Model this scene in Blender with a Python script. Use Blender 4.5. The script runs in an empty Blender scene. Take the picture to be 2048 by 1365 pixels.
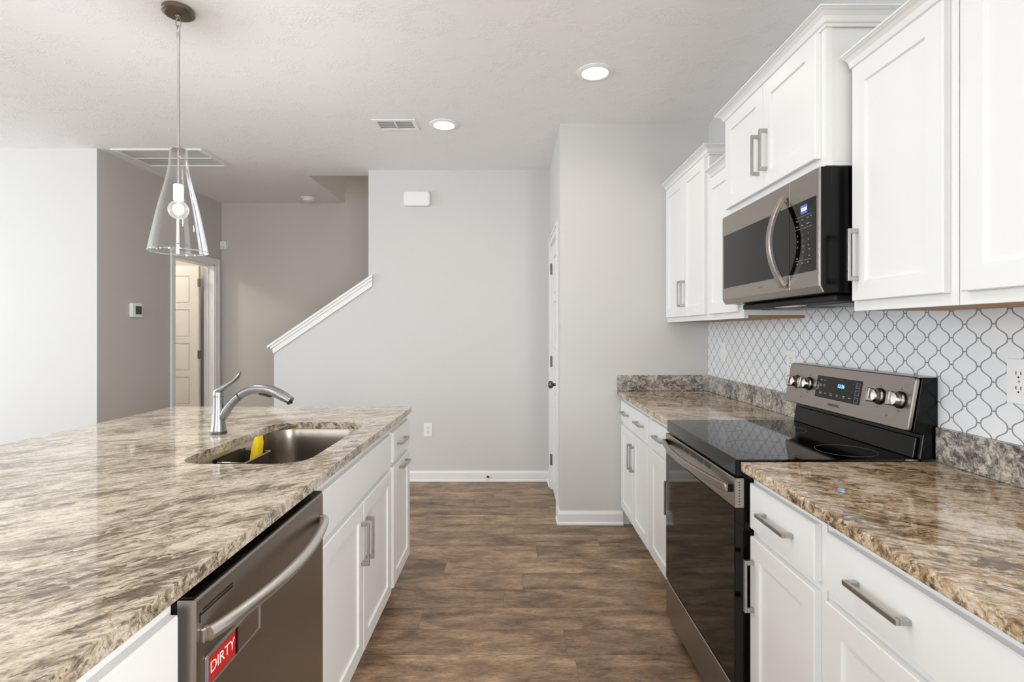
import bpy, bmesh, math, random
from mathutils import Matrix, Vector
random.seed(7)
PI = math.pi
scene = bpy.context.scene
COL = scene.collection

# ------------------------------------------------------------------ camera
cam_data = bpy.data.cameras.new('camera')
cam = bpy.data.objects.new('camera', cam_data); COL.objects.link(cam)
cam.location = (0, 0, 1.323); cam.rotation_euler = (PI/2, 0, 0)
cam_data.sensor_width = 36; cam_data.lens = 36*1055/2048
cam_data.shift_x = -2/2048; cam_data.shift_y = -20/2048
cam_data.clip_start = 0.02; cam_data.clip_end = 200
scene.camera = cam

# ------------------------------------------------------------------ view + world + daylight + added fill
scene.view_settings.view_transform = 'Standard'
scene.view_settings.look = 'None'
scene.view_settings.gamma = 1
scene.view_settings.use_curve_mapping = False
scene.view_settings.exposure = 0.06
world = bpy.data.worlds.new('sky'); scene.world = world
world.use_nodes = True
wn = world.node_tree; wn.nodes.clear()
wo = wn.nodes.new('ShaderNodeOutputWorld'); wb = wn.nodes.new('ShaderNodeBackground')
wb.inputs[0].default_value = (0.80, 0.90, 1.0, 1); wb.inputs[1].default_value = 1.6
wn.links.new(wb.outputs[0], wo.inputs[0])

def area(name, loc, direction, sx, sy, power, col, spread=PI, shape='RECTANGLE'):
    d = bpy.data.lights.new(name, 'AREA'); d.shape = shape
    d.size = sx; d.size_y = sy; d.energy = power; d.color = col; d.spread = spread
    o = bpy.data.objects.new(name, d); COL.objects.link(o)
    o.location = loc
    o.rotation_euler = Vector(direction).to_track_quat('-Z', 'Y').to_euler()
    return o
DAY = (0.93, 0.97, 1.0)
WARM = (1.0, 0.86, 0.70)
# daylight through each window opening, plus added fill at the right wall: sky from above, horizon light, and light bounced up off the ground
def opening(name, loc, axis, sx, sy, sky, level, ground):
    a = Vector(axis)
    for nm, tilt, rgb in (('sky', -.9, sky), ('level', 0, level), ('ground', .9, ground)):
        rgb = tuple(c*k for c, k in zip(rgb, (.945,1.0,1.065))); mx = max(rgb)
        if mx > 0: area(name+'_'+nm, loc, (a.x, a.y, tilt), sx, sy, 20*mx, tuple(c/mx for c in rgb))
def lamp(name, loc, rgb, r=.06):
    mx = max(rgb); d = bpy.data.lights.new(name, 'POINT'); d.energy = 10*mx; d.color = tuple(c/mx for c in rgb); d.shadow_soft_size = r
    o = bpy.data.objects.new(name, d); COL.objects.link(o); o.location = loc; return o
opening('window_behind', (-2.2, -3.50, 1.35), (0, 1, 0), 2.3, 2.0, (1.5,1.6,1.58), (1.05,1.05,.98), (.52,.52,.51))
opening('window_left_near', (-7.00, 0.0, 1.45), (1, 0, 0), 1.7, 1.7, (0,0,0), (1.6,1.7,1.85), (1.3,1.4,1.55))
opening('window_left_far', (-7.00, 2.6, 1.45), (1, 0, 0), 1.7, 1.7, (1.36,1.46,1.49), (2.34,2.48,2.54), (0,0,0))
opening('added_right_fill', (1.335, -1.6, 1.35), (-1, 0, 0), 1.5, 1.7, (0,0,0), (2.1,2.15,2.3), (0,0,0))  # added fill at an invented right-wall opening, brightens the island fronts
opening('added_right_fill_far', (1.334, -1.6, 1.35), (-1, .8, 0), 1.5, 1.7, (0,0,0), (3.7,3.4,3.0), (0,0,0))  # second added fill from the same spot, turned towards the far end
lamp('added_living_fill', (-4.6, .5, 2.3), (1.75,1.9,2.0)); lamp('added_living_fill', (-4.6, -2.0, 2.3), (2.4,2.6,2.75))  # unseen point lights added as fill on the living side

# ------------------------------------------------------------------ mesh helpers
def frame(o, u, v, n):
    m = Matrix.Identity(4)
    for i in range(3):
        m[i][0] = u[i]; m[i][1] = v[i]; m[i][2] = n[i]; m[i][3] = o[i]
    return m
X_, Y_, Z_ = (1,0,0), (0,1,0), (0,0,1)
def faceL(x): return frame((x,0,0), Y_, Z_, (-1,0,0))   # (y, z, towards -X)
def faceR(x): return frame((x,0,0), Y_, Z_, (1,0,0))    # (y, z, towards +X)
def faceF(y): return frame((0,y,0), X_, Z_, (0,-1,0))   # (x, z, towards the camera)
def faceD(z): return frame((0,0,z), X_, Y_, (0,0,-1))   # (x, y, down)

class MB:
    def __init__(s, T=None): s.bm = bmesh.new(); s.T = T or Matrix.Identity(4)
    def v(s, p): return s.bm.verts.new(s.T @ Vector(p))
    def f(s, vs):
        try: return s.bm.faces.new(vs)
        except ValueError: return None
    def box(s, a, b, c, d, e, f):
        V = [s.v((x,y,z)) for x in (a,b) for y in (c,d) for z in (e,f)]
        for q in ((0,1,3,2),(4,6,7,5),(0,4,5,1),(2,3,7,6),(0,2,6,4),(1,5,7,3)): s.f([V[i] for i in q])
        return s
    def prism(s, poly, h0, h1):            # polygon in local xy, extruded local z
        A = [s.v((p[0],p[1],h0)) for p in poly]; B = [s.v((p[0],p[1],h1)) for p in poly]
        n = len(poly); s.f(A[::-1]); s.f(B)
        for i in range(n): s.f([A[i],A[(i+1)%n],B[(i+1)%n],B[i]])
        return s
    def loft(s, rings, cap0=True, cap1=True, closed=True):
        R = [[s.v(p) for p in r] for r in rings]; n = len(R[0])
        for a, b in zip(R, R[1:]):
            for i in range(n if closed else n-1): s.f([a[i],a[(i+1)%n],b[(i+1)%n],b[i]])
        if cap0: s.f(R[0][::-1])
        if cap1: s.f(R[-1])
        return s
    def lathe(s, prof, c=(0,0), seg=32, cap0=True, cap1=True):   # prof: (r, z)
        return s.loft([[(c[0]+r*math.cos(2*PI*i/seg), c[1]+r*math.sin(2*PI*i/seg), z) for i in range(seg)] for r, z in prof], cap0, cap1)
    def tube(s, pts, rad, seg=16, flat=None, caps=True, side=None):
        pts = [Vector(p) for p in pts]; n = len(pts)
        if not isinstance(rad, (list, tuple)): rad = [rad]*n
        rings = []
        for i, p in enumerate(pts):
            t = (pts[min(i+1,n-1)] - pts[max(i-1,0)]).normalized()
            ref = Vector(side) if side else (Vector((0,0,1)) if abs(t.z) < .9 else Vector((1,0,0)))
            a = t.cross(ref).normalized(); b = a.cross(t).normalized()
            r = rad[i]; fl = flat[i] if flat else 1
            rings.append([p + a*r*math.cos(2*PI*k/seg) + b*r*fl*math.sin(2*PI*k/seg) for k in range(seg)])
        return s.loft(rings, caps, caps)
    def bar(s, pts, w, h, side):           # rectangular section swept along pts
        pts = [Vector(p) for p in pts]; n = len(pts); sd = Vector(side); rings = []
        for i, p in enumerate(pts):
            t = (pts[min(i+1,n-1)] - pts[max(i-1,0)]).normalized()
            a = (sd - t*sd.dot(t)).normalized(); b = t.cross(a).normalized()
            rings.append([p+a*w/2+b*h/2, p-a*w/2+b*h/2, p-a*w/2-b*h/2, p+a*w/2-b*h/2])
        return s.loft(rings)
    def shaker(s, a, b, c, d, n0, n1, st=.057, rec=.007):    # a closed door slab with a recessed centre panel
        def loop(i, n): return [s.v(p) for p in ((a+i,c+i,n),(b-i,c+i,n),(b-i,d-i,n),(a+i,d-i,n))]
        L = [loop(0,n0), loop(0,n1-.002), loop(.002,n1), loop(st,n1), loop(st+.003,n1-rec)]
        for p, q in zip(L, L[1:]):
            for i in range(4): s.f([p[i],p[(i+1)%4],q[(i+1)%4],q[i]])
        s.f(L[0][::-1]); s.f(L[-1]); return s
    def slab(s, a, b, c, d, n0, n1, bev=.003):
        def loop(i, n): return [s.v(p) for p in ((a+i,c+i,n),(b-i,c+i,n),(b-i,d-i,n),(a+i,d-i,n))]
        L = [loop(0,n0), loop(0,n1-bev), loop(bev,n1)]
        for p, q in zip(L, L[1:]):
            for i in range(4): s.f([p[i],p[(i+1)%4],q[(i+1)%4],q[i]])
        s.f(L[0][::-1]); s.f(L[-1]); return s
    def rrect(s, a, b, c, d, r, h0, h1, seg=6, bev=0):
        P = rr(a,b,c,d,r,seg)
        if bev:
            Q = rr(a+bev,b-bev,c+bev,d-bev,max(r-bev,.0005),seg)
            return s.loft([[(x,y,h0) for x,y in P],[(x,y,h1-bev) for x,y in P],[(x,y,h1) for x,y in Q]])
        return s.loft([[(x,y,h0) for x,y in P],[(x,y,h1) for x,y in P]])
def rr(a,b,c,d,r,seg=6):
    out = []
    for cx,cy,t0 in ((b-r,d-r,0),(a+r,d-r,PI/2),(a+r,c+r,PI),(b-r,c+r,1.5*PI)):
        for k in range(seg+1):
            t = t0+PI/2*k/seg; out.append((cx+r*math.cos(t), cy+r*math.sin(t)))
    return out

def root_origin(o):
    while o.parent: o = o.parent
    return o.location.copy()
def obj(name, mb, mat, parent=None, smooth=False, bevel=0, origin=None, seg=2):
    bm = mb.bm
    bmesh.ops.recalc_face_normals(bm, faces=bm.faces)
    base = root_origin(parent) if parent else (Vector(origin) if origin else Vector((0,0,0)))
    for v in bm.verts: v.co -= base
    me = bpy.data.meshes.new(name); bm.to_mesh(me); bm.free()
    o = bpy.data.objects.new(name, me); COL.objects.link(o)
    if parent: o.parent = parent
    else: o.location = base
    for m in (mat if isinstance(mat, list) else [mat]): me.materials.append(m)
    if smooth:
        me.polygons.foreach_set('use_smooth', [True]*len(me.polygons))
        me.set_sharp_from_angle(angle=math.radians(smooth if smooth is not True else 40))
    if bevel:
        md = o.modifiers.new('bevel', 'BEVEL'); md.width = bevel; md.segments = seg; md.limit_method = 'ANGLE'
        md.angle_limit = math.radians(40); md.harden_normals = False
    return o
def thing(name, label, cat, loc=(0,0,0), group=None):
    o = bpy.data.objects.new(name, None); COL.objects.link(o); o.location = loc; o.empty_display_size = .05
    o['label'] = label; o['category'] = cat
    if group: o['group'] = group
    return o
def tag(o, label, cat, group=None):
    o['label'] = label; o['category'] = cat
    if group: o['group'] = group
    return o
def struct(o, label=None):
    o['kind'] = 'structure'
    if label: o['label'] = label
    return o
def text_mb(body, size, T, depth=.0004, align='CENTER'):
    c = bpy.data.curves.new('txt', 'FONT'); c.body = body; c.size = size; c.align_x = align; c.align_y = 'CENTER'
    c.extrude = depth/2; c.resolution_u = 3
    t = bpy.data.objects.new('txt', c); COL.objects.link(t)
    dg = bpy.context.evaluated_depsgraph_get(); dg.update()
    me = bpy.data.meshes.new_from_object(t.evaluated_get(dg))
    m = MB(); m.bm.from_mesh(me); m.bm.transform(T)
    bpy.data.objects.remove(t); bpy.data.curves.remove(c); bpy.data.meshes.remove(me)
    return m
def merge(ms):
    a = ms[0]
    for b in ms[1:]:
        me = bpy.data.meshes.new('t'); b.bm.to_mesh(me); a.bm.from_mesh(me); b.bm.free(); bpy.data.meshes.remove(me)
    return a

# ------------------------------------------------------------------ materials
def lin(c):
    return tuple(((x/255)/12.92 if x/255 <= .04045 else ((x/255+.055)/1.055)**2.4) for x in c) + (1,)
class NT:
    def __init__(s, name):
        s.m = bpy.data.materials.new(name); s.m.use_nodes = True; s.t = s.m.node_tree
        s.b = s.t.nodes['Principled BSDF']
    def n(s, typ, **kw):
        nd = s.t.nodes.new('ShaderNode'+typ)
        for k, v in kw.items():
            if k[0] == 'i' and (k[1:].isdigit() or k[1].isupper()):
                key = int(k[1:]) if k[1:].isdigit() else k[1:].replace('_',' ')
                s.set(nd.inputs[key], v)
            else: setattr(nd, k, v)
        return nd
    def set(s, inp, v):
        if isinstance(v, bpy.types.NodeSocket): s.t.links.new(v, inp)
        elif isinstance(v, bpy.types.Node): s.t.links.new(v.outputs[0], inp)
        else: inp.default_value = v
    def P(s, **kw):
        for k, v in kw.items(): s.set(s.b.inputs[k.replace('_',' ')], v)
        return s
    def math(s, op, a, b=0, c=None):
        nd = s.t.nodes.new('ShaderNodeMath'); nd.operation = op
        s.set(nd.inputs[0], a); s.set(nd.inputs[1], b)
        if c is not None: s.set(nd.inputs[2], c)
        return nd.outputs[0]
    def ramp(s, fac, stops, interp='LINEAR'):
        nd = s.t.nodes.new('ShaderNodeValToRGB'); nd.color_ramp.interpolation = interp
        e = nd.color_ramp.elements
        while len(e) < len(stops): e.new(.5)
        for el, (p, c) in zip(e, stops):
            el.position = p; el.color = c if len(c) == 4 else tuple(c)+(1,)
        s.set(nd.inputs[0], fac); return nd.outputs[0]
    def mix(s, fac, a, b, mode='MIX'):
        nd = s.t.nodes.new('ShaderNodeMix'); nd.data_type = 'RGBA'; nd.blend_type = mode
        s.set(nd.inputs[0], fac); s.set(nd.inputs[6], a); s.set(nd.inputs[7], b); return nd.outputs[2]
    def noise(s, vec, scale, detail=3, rough=.5, dist=0, out=0):
        nd = s.t.nodes.new('ShaderNodeTexNoise'); s.set(nd.inputs['Vector'], vec)
        nd.inputs['Scale'].default_value = scale; nd.inputs['Detail'].default_value = detail
        nd.inputs['Roughness'].default_value = rough; nd.inputs['Distortion'].default_value = dist
        return nd.outputs[out]
    def mapping(s, vec, rot=(0,0,0), scale=(1,1,1), loc=(0,0,0)):
        nd = s.t.nodes.new('ShaderNodeMapping'); s.set(nd.inputs[0], vec)
        nd.inputs['Rotation'].default_value = rot; nd.inputs['Scale'].default_value = scale; nd.inputs['Location'].default_value = loc
        return nd.outputs[0]
    def pos(s): return s.n('NewGeometry').outputs['Position']
    def bump(s, h, strength, dist=.01):
        nd = s.n('Bump'); s.set(nd.inputs['Height'], h); nd.inputs['Strength'].default_value = strength; nd.inputs['Distance'].default_value = dist
        s.set(s.b.inputs['Normal'], nd.outputs[0]); return s
def plain(name, rgb, rough=.5, metal=0, **kw):
    t = NT(name).P(Base_Color=lin(rgb), Roughness=rough, Metallic=metal, **kw)
    p = t.pos(); nz = t.noise(p, 60, 2)
    r = t.math('MULTIPLY_ADD', nz, .08, rough-.04); t.set(t.b.inputs['Roughness'], r)
    return t.m
def painted(name, rgb, rough=.6, bump=.08, scale=220):
    t = NT(name); t.P(Base_Color=lin(rgb), Roughness=rough)
    t.bump(t.noise(t.pos(), scale, 3), bump, .002); return t.m

m_wall = painted('wall_paint', (214,212,209), .7, .12, 300)
m_wall_hall_shade = painted('hall_wall_shaded', (202,196,189), .7, .12, 300)  # wall paint darkened: the hall's weaker light is put into the colour
m_trimw = painted('white_trim_paint', (240,240,238), .35, .03)
m_cab = painted('white_cabinet_paint', (238,238,236), .38, .03)
m_wood = plain('raw_maple_underside', (168,126,84), .55)
m_dark = plain('toe_kick_dark', (60,56,52), .8)
m_plastic = plain('white_plastic', (243,243,240), .35)
m_slot = plain('dark_slot', (35,34,33), .6)
m_blackgl = plain('black_glass', (4,4,5), .05, IOR=1.42)
m_black = plain('black_enamel', (5,5,6), .2, IOR=1.35)
m_blackm = plain('black_matte', (18,18,19), .55)
m_bronze = plain('aged_nickel', (128,118,104), .32, 1)
m_nickel = plain('satin_nickel', (186,184,180), .30, 1)
m_red = plain('red_sign', (196,28,28), .4)
m_silver = plain('silver_plastic', (150,148,146), .35, .6)
m_rubber = plain('black_rubber', (20,20,20), .6)
m_grey_text = plain('grey_print', (90,88,86), .5)
m_white_text = plain('white_print', (200,200,200), .5)

def brushed(name, rgb, rough=.3, axis=1, amt=.10):
    t = NT(name); sc = [1500,1500,1500]; sc[axis] = 12
    nz = t.noise(t.mapping(t.pos(), scale=tuple(sc)), 1, 3)
    t.P(Base_Color=t.mix(nz, lin(tuple(c*.9 for c in rgb)), lin(rgb)), Metallic=1.0)
    t.set(t.b.inputs['Roughness'], t.math('MULTIPLY_ADD', nz, amt, rough-amt/2))
    t.bump(nz, .008, .0004); return t.m
m_ss = brushed('brushed_stainless', (178,170,163), .30, 1)
m_ss_dark = brushed('dark_brushed_stainless', (168,160,153), .34, 2)
m_ss_sink = brushed('sink_stainless', (170,160,148), .28, 1)
m_handle = brushed('brushed_nickel_handle', (190,188,184), .28, 1)
m_faucet = brushed('brushed_nickel_faucet', (165,166,167), .29, 2)

def emis(name, rgb, strength):
    t = NT(name).P(Base_Color=lin(rgb)); t.P(Emission_Color=lin(rgb), Emission_Strength=strength); return t.m
m_lens = emis('lit_lens', (255,250,240), 14)
m_bulb_fil = emis('lit_filament', (255,240,215), 60)
m_led = emis('blue_display_digits', (90,180,255), 5)
m_led_bg = emis('lit_display_window', (70,90,170), .7)

def ceiling_mat():
    t = NT('knockdown_ceiling'); p = t.pos()
    a = t.noise(p, 26, 4, .55, 1.4); b = t.noise(p, 7, 3, .6)
    ridge = t.math('ABSOLUTE', t.math('SUBTRACT', a, .5))
    h = t.ramp(ridge, [(0,(1,1,1)),(.035,(.7,.7,.7)),(.09,(0,0,0))])
    mask = t.ramp(b, [(.47,(0,0,0)),(.66,(1,1,1))])
    hh = t.math('MULTIPLY', h, mask)
    t.P(Base_Color=lin((246,245,244)), Roughness=.75)
    t.bump(hh, .38, .006); return t.m
m_ceil = ceiling_mat()

def floor_mat():
    t = NT('rustic_plank_floor'); p = t.pos()
    sp = t.n('SeparateXYZ', i0=p); x, y = sp.outputs[0], sp.outputs[1]
    W, L = .182, 1.22
    yr = t.math('DIVIDE', t.math('ADD', y, 10.0+.04), W); row = t.math('FLOOR', yr); fy = t.math('FRACT', yr)
    wn1 = t.n('TexWhiteNoise', noise_dimensions='1D', iW=row)
    xr = t.math('ADD', t.math('DIVIDE', t.math('ADD', x, 20.0), L), t.math('MULTIPLY', wn1.outputs[0], 7.0))
    col = t.math('FLOOR', xr); fx = t.math('FRACT', xr)
    cb = t.n('CombineXYZ', i0=row, i1=col)
    wn2 = t.n('TexWhiteNoise', noise_dimensions='2D'); t.set(wn2.inputs['Vector'], cb.outputs[0])
    off = t.n('VectorMath', operation='SCALE'); t.set(off.inputs[0], wn2.outputs[1]); off.inputs['Scale'].default_value = 9
    q = t.n('VectorMath', operation='ADD'); t.set(q.inputs[0], p); t.set(q.inputs[1], off.outputs[0])
    q = q.outputs[0]
    patch = t.noise(t.mapping(q, scale=(1.0,3.0,1)), 3.4, 6, .68, .35)
    grain = t.noise(t.mapping(q, scale=(3.6,24,1)), 8, 7, .72, .7)
    fine = t.noise(t.mapping(q, scale=(7,120,1)), 4, 4, .7, .6)
    base = t.ramp(patch, [(.32,lin((90,72,58))),(.44,lin((132,108,86))),(.55,lin((164,136,108))),(.70,lin((192,164,134)))])
    g = t.ramp(grain, [(.36,(.44,.42,.41)),(.48,(.92,.91,.90)),(.64,(1.25,1.23,1.2))])
    c = t.mix(.9, base, g, 'MULTIPLY')
    c = t.mix(t.math('MULTIPLY', t.ramp(fine,[(.34,(1,1,1)),(.48,(0,0,0))]), .5), c, lin((66,53,44)))
    lt = t.noise(t.mapping(q, scale=(5,60,1)), 6, 4, .7, 1.0)
    c = t.mix(t.math('MULTIPLY', t.ramp(lt, [(.60,(0,0,0)),(.70,(1,1,1))]), .45), c, lin((196,174,150)))
    tone = t.math('MULTIPLY_ADD', wn2.outputs[0], .36, .82)
    tc = t.n('CombineColor', i0=tone, i1=tone, i2=tone)
    c = t.mix(1, c, tc.outputs[0], 'MULTIPLY')
    # knots
    vo = t.n('TexVoronoi', feature='F1'); t.set(vo.inputs['Vector'], t.mapping(q, scale=(1,2.2,1))); vo.inputs['Scale'].default_value = 2.1
    kn = t.ramp(vo.outputs['Distance'], [(0,(1,1,1)),(.03,(.7,.7,.7)),(.07,(0,0,0))])
    c = t.mix(t.math('MULTIPLY', kn, .45), c, lin((52,38,30)))
    ey = t.math('MINIMUM', fy, t.math('SUBTRACT', 1, fy)); ex = t.math('MINIMUM', fx, t.math('SUBTRACT', 1, fx))
    gy = t.math('LESS_THAN', ey, .007); gx = t.math('LESS_THAN', ex, .0011)
    gap = t.math('MAXIMUM', gy, gx)
    c = t.mix(t.math('MULTIPLY', gap, .45), c, lin((50,40,33)))
    t.P(Base_Color=c, Roughness=t.math('MULTIPLY_ADD', grain, .15, .36))
    t.bump(t.math('SUBTRACT', t.math('MULTIPLY', grain, .3), gap), .12, .002); return t.m
m_floor = floor_mat()

def granite(name, ang, stretch, light, mid, brown, dark, shift=0.0, sc=1.0):
    t = NT(name); p0 = t.pos()
    wv = t.n('VectorMath', operation='SCALE'); t.set(wv.inputs[0], t.noise(p0, 6, 2, out=1)); wv.inputs['Scale'].default_value = .05
    ad = t.n('VectorMath', operation='ADD'); t.set(ad.inputs[0], p0); t.set(ad.inputs[1], wv.outputs[0])
    p = t.mapping(ad.outputs[0], rot=(0,0,ang), loc=(3.1,1.7,0))
    pa = t.mapping(p, scale=(1/stretch,1,1)); pb = t.mapping(p, scale=(1/(1+(stretch-1)*.5),1,1))
    big = t.noise(pb, 9*sc, 3, .55, .4); medn = t.noise(pa, 52*sc, 4, .62, .9)
    fine = t.noise(pb, 300*sc, 3, .75, .3); spk = t.noise(pa, 78*sc, 4, .62, 1.6); blob = t.noise(pb, 55*sc, 3, .55, 1.0)
    mixf = t.math('ADD', t.math('MULTIPLY', big, .42), t.math('MULTIPLY', medn, .58))
    c = t.ramp(mixf, [(.39+shift,brown),(.45+shift,mid),(.515+shift,light),(.60+shift,lin((218,206,188)))])
    c = t.mix(t.math('MULTIPLY', t.ramp(blob, [(.57,(0,0,0)),(.62,(1,1,1))]), .6), c, lin((222,211,196)))
    d = t.ramp(spk, [(.385,(1,1,1)),(.43,(0,0,0))])
    dm = t.ramp(big, [(.40,(1,1,1)),(.62,(.45,.45,.45))])
    c = t.mix(t.math('MULTIPLY', t.math('MULTIPLY', d, dm), .88), c, dark)
    f2 = t.ramp(fine, [(.36,(.42,.40,.39)),(.47,(.96,.96,.96)),(.66,(1.16,1.14,1.12))])
    c = t.mix(.7, c, f2, 'MULTIPLY')
    t.P(Base_Color=c, Roughness=.06, IOR=1.6); return t.m
m_gran_i = granite('island_granite', math.radians(-42), 3.2, lin((194,180,159)), lin((156,142,123)), lin((112,99,85)), lin((70,60,54)), 0.0)
m_gran_r = granite('counter_granite', math.radians(28), 2.1, lin((196,172,138)), lin((154,126,92)), lin((102,80,56)), lin((52,42,38)), .01, .9)
m_gran_s = granite('splash_granite_cool_lit', math.radians(28), 1.6, lin((168,162,154)), lin((130,124,118)), lin((92,86,80)), lin((50,48,50)), .015, .9)  # same stone as the counter, with cool light's grey put into the colour

def tile_mat():
    t = NT('arabesque_tile'); p = t.pos(); sp = t.n('SeparateXYZ', i0=p)
    P, Q, n, g = .0947, .081, .0135, .0020
    y = t.math('SUBTRACT', sp.outputs[1], 1.749-P/2+0*P); z = t.math('SUBTRACT', sp.outputs[2], 1.343)
    def fold(v, per):
        w = t.math('SUBTRACT', v, t.math('MULTIPLY', t.math('ROUND', t.math('DIVIDE', v, per)), per)); return t.math('ABSOLUTE', w)
    u = fold(y, P); w = fold(z, Q)
    A = P/4-n/2; k = 2*PI/Q
    cs = t.math('COSINE', t.math('MULTIPLY', w, k)); sn = t.math('SINE', t.math('MULTIPLY', w, k))
    cs3 = t.math('COSINE', t.math('MULTIPLY', w, 3*k))
    h = t.math('ADD', t.math('MULTIPLY_ADD', cs, A*1.09, P/4), t.math('MULTIPLY', cs3, -A*.09))
    slope = t.math('MULTIPLY', sn, A*k)
    d1 = t.math('DIVIDE', t.math('ABSOLUTE', t.math('SUBTRACT', u, h)), t.math('SQRT', t.math('MULTIPLY_ADD', slope, slope, 1)))
    barA = t.math('MAXIMUM', t.math('SUBTRACT', Q/2, w), t.math('SUBTRACT', u, n/2))
    barB = t.math('MAXIMUM', w, t.math('SUBTRACT', P/2-n/2, u))
    d = t.math('MINIMUM', d1, t.math('MINIMUM', barA, barB))
    gr = t.n('MapRange', interpolation_type='SMOOTHSTEP'); t.set(gr.inputs[0], d); gr.inputs[1].default_value = g*.75; gr.inputs[2].default_value = g*1.25
    nz = t.noise(p, 3, 2)
    tilec = t.mix(nz, lin((233,234,236)), lin((241,242,243)))
    c = t.mix(gr.outputs[0], lin((140,142,145)), tilec)
    t.P(Base_Color=c, Roughness=t.math('MULTIPLY_ADD', gr.outputs[0], -.5, .8))
    hh = t.n('MapRange', interpolation_type='SMOOTHSTEP'); t.set(hh.inputs[0], d); hh.inputs[1].default_value = g*.6; hh.inputs[2].default_value = g*2.6
    t.bump(hh.outputs[0], .5, .0015); return t.m
m_tile = tile_mat()

def glass_mat(name, rough=0):
    t = NT(name).P(Base_Color=(1,1,1,1), Roughness=rough, IOR=1.47, Transmission_Weight=1.0); return t.m
def thin_glass(name, gloss=.9, tint=.985, emit=0, base=.032):
    t = NT(name); nt = t.t; nt.nodes.remove(t.b)
    out = [n for n in nt.nodes if n.type == 'OUTPUT_MATERIAL'][0]
    lw = t.n('LayerWeight'); lw.inputs['Blend'].default_value = .5
    f = t.math('POWER', lw.outputs['Facing'], 3.2); f = t.math('MULTIPLY_ADD', f, gloss, base)
    tr_ = t.n('BsdfTransparent'); tr_.inputs[0].default_value = (tint,tint,tint,1)
    gl = t.n('BsdfGlossy'); gl.inputs['Roughness'].default_value = .03; gl.inputs[0].default_value = (1,1,1,1)
    mx = t.n('MixShader'); t.set(mx.inputs[0], f); t.set(mx.inputs[1], tr_.outputs[0]); t.set(mx.inputs[2], gl.outputs[0])
    last = mx
    if emit:
        em = t.n('Emission'); em.inputs[0].default_value = (1,.97,.92,1); em.inputs[1].default_value = emit
        ad = t.n('AddShader'); t.set(ad.inputs[0], mx.outputs[0]); t.set(ad.inputs[1], em.outputs[0]); last = ad
    nt.links.new(last.outputs[0], out.inputs[0]); return t.m
m_glass = thin_glass('clear_glass')
m_rim = thin_glass('glass_cut_edge', .6, .9, 0, .30)

# ------------------------------------------------------------------ dimensions
XW = 1.342       # right wall
YP = 3.611       # pantry wall facing the camera
XP = 0.322       # pantry side wall
YB = 4.648       # back wall
XH = -3.235      # hall left wall
YH = 5.858       # hall back wall
YL = 4.102       # bright wall on the left
H = 2.743
XL, YN = -7.0, -3.5   # far left wall, wall behind the camera

# ------------------------------------------------------------------ shell
struct(obj('floor', MB().box(XL-.2, 1.6, YN-.2, 6.9, -.05, 0), m_floor))
c = MB()
c.box(XL-.2, 1.6, YN-.2, 4.824, H, H+.32)
c.box(XL-.2, -1.87, 4.824, 6.9, H, H+.32)
c.box(.5, 1.6, 4.824, 6.9, H, H+.32)
struct(obj('ceiling', c, m_ceil))

struct(obj('wall_pantry_front', MB().box(XP, XW, YP, YP+.1, 0, H), m_wall))
DP = (3.79, 4.41, 2.04)   # pantry door opening
side = MB(frame((XP,0,0), Y_, Z_, (1,0,0)))
side.prism([(YP+.1,0),(DP[0],0),(DP[0],DP[2]),(DP[1],DP[2]),(DP[1],0),(YB,0),(YB,H),(YP+.1,H)], 0, .11)
struct(obj('wall_pantry_side', side, m_wall))
kw = MB(frame((0,YB,0), X_, Z_, (0,1,0)))
kw.prism([(-2.106,0),(1.5,0),(1.5,H),(-1.273,H),(-1.273,1.715),(-2.106,1.147)], 0, .15)
struct(obj('wall_back', kw, m_wall))
hb = MB(); hb.box(XL, 1.5, YH, YH+.12, 0, 5.2)
struct(obj('wall_hall_back', hb, m_wall_hall_shade))
sw = MB(); sw.box(-1.99, -1.87, 4.7, YH, H+.32, 5.2); sw.box(-1.87, .6, 4.70, 4.82, H+.32, 5.2); sw.box(.5, .62, 4.82, YH, 0, 5.2)
struct(obj('wall_stairwell', sw, m_wall_hall_shade))
struct(obj('wall_stairwell_edge', MB().box(-1.885, -1.869, 4.826, YH, H+.001, H+.321), m_wall_hall_shade))
struct(obj('ceiling', MB().box(-2.1, .7, 4.65, YH+.1, 5.2, 5.3), m_ceil))
DL = (5.041, 5.727, 2.04)
lw = MB(frame((XH,0,0), Y_, Z_, (-1,0,0)))
lw.prism([(YL+.001,0),(DL[0],0),(DL[0],DL[2]),(DL[1],DL[2]),(DL[1],0),(YH,0),(YH,H),(YL+.001,H)], 0, .115)
struct(obj('wall_hall_left', lw, m_wall_hall_shade))
struct(obj('wall_left_bright', MB().box(XL, XH-.0004, YL, YL+.115, 0, H), m_wall))
def win_wall(name, T, u0, u1, openings, thick=.14):
    m = MB(T); us = u0
    for a, b, z0, z1 in openings:
        m.box(us, a, 0, H, 0, -thick); m.box(a, b, 0, z0, 0, -thick); m.box(a, b, z1, H, 0, -thick); us = b
    m.box(us, u1, 0, H, 0, -thick)
    struct(obj(name, m, m_wall))
win_wall('wall_left', faceR(XL), YN, YL, [(-.9,.9,.55,2.35),(1.7,3.5,.55,2.35)])
win_wall('wall_behind', frame((0,YN,0), X_, Z_, (0,1,0)), XL, XW, [(-3.4,-1.0,.3,2.4)])
win_wall('wall_right', faceL(XW), YN, YP+.1, [(-2.37,-.83,.48,2.22)], .12)  # this opening is made up to house the added fill light
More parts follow.
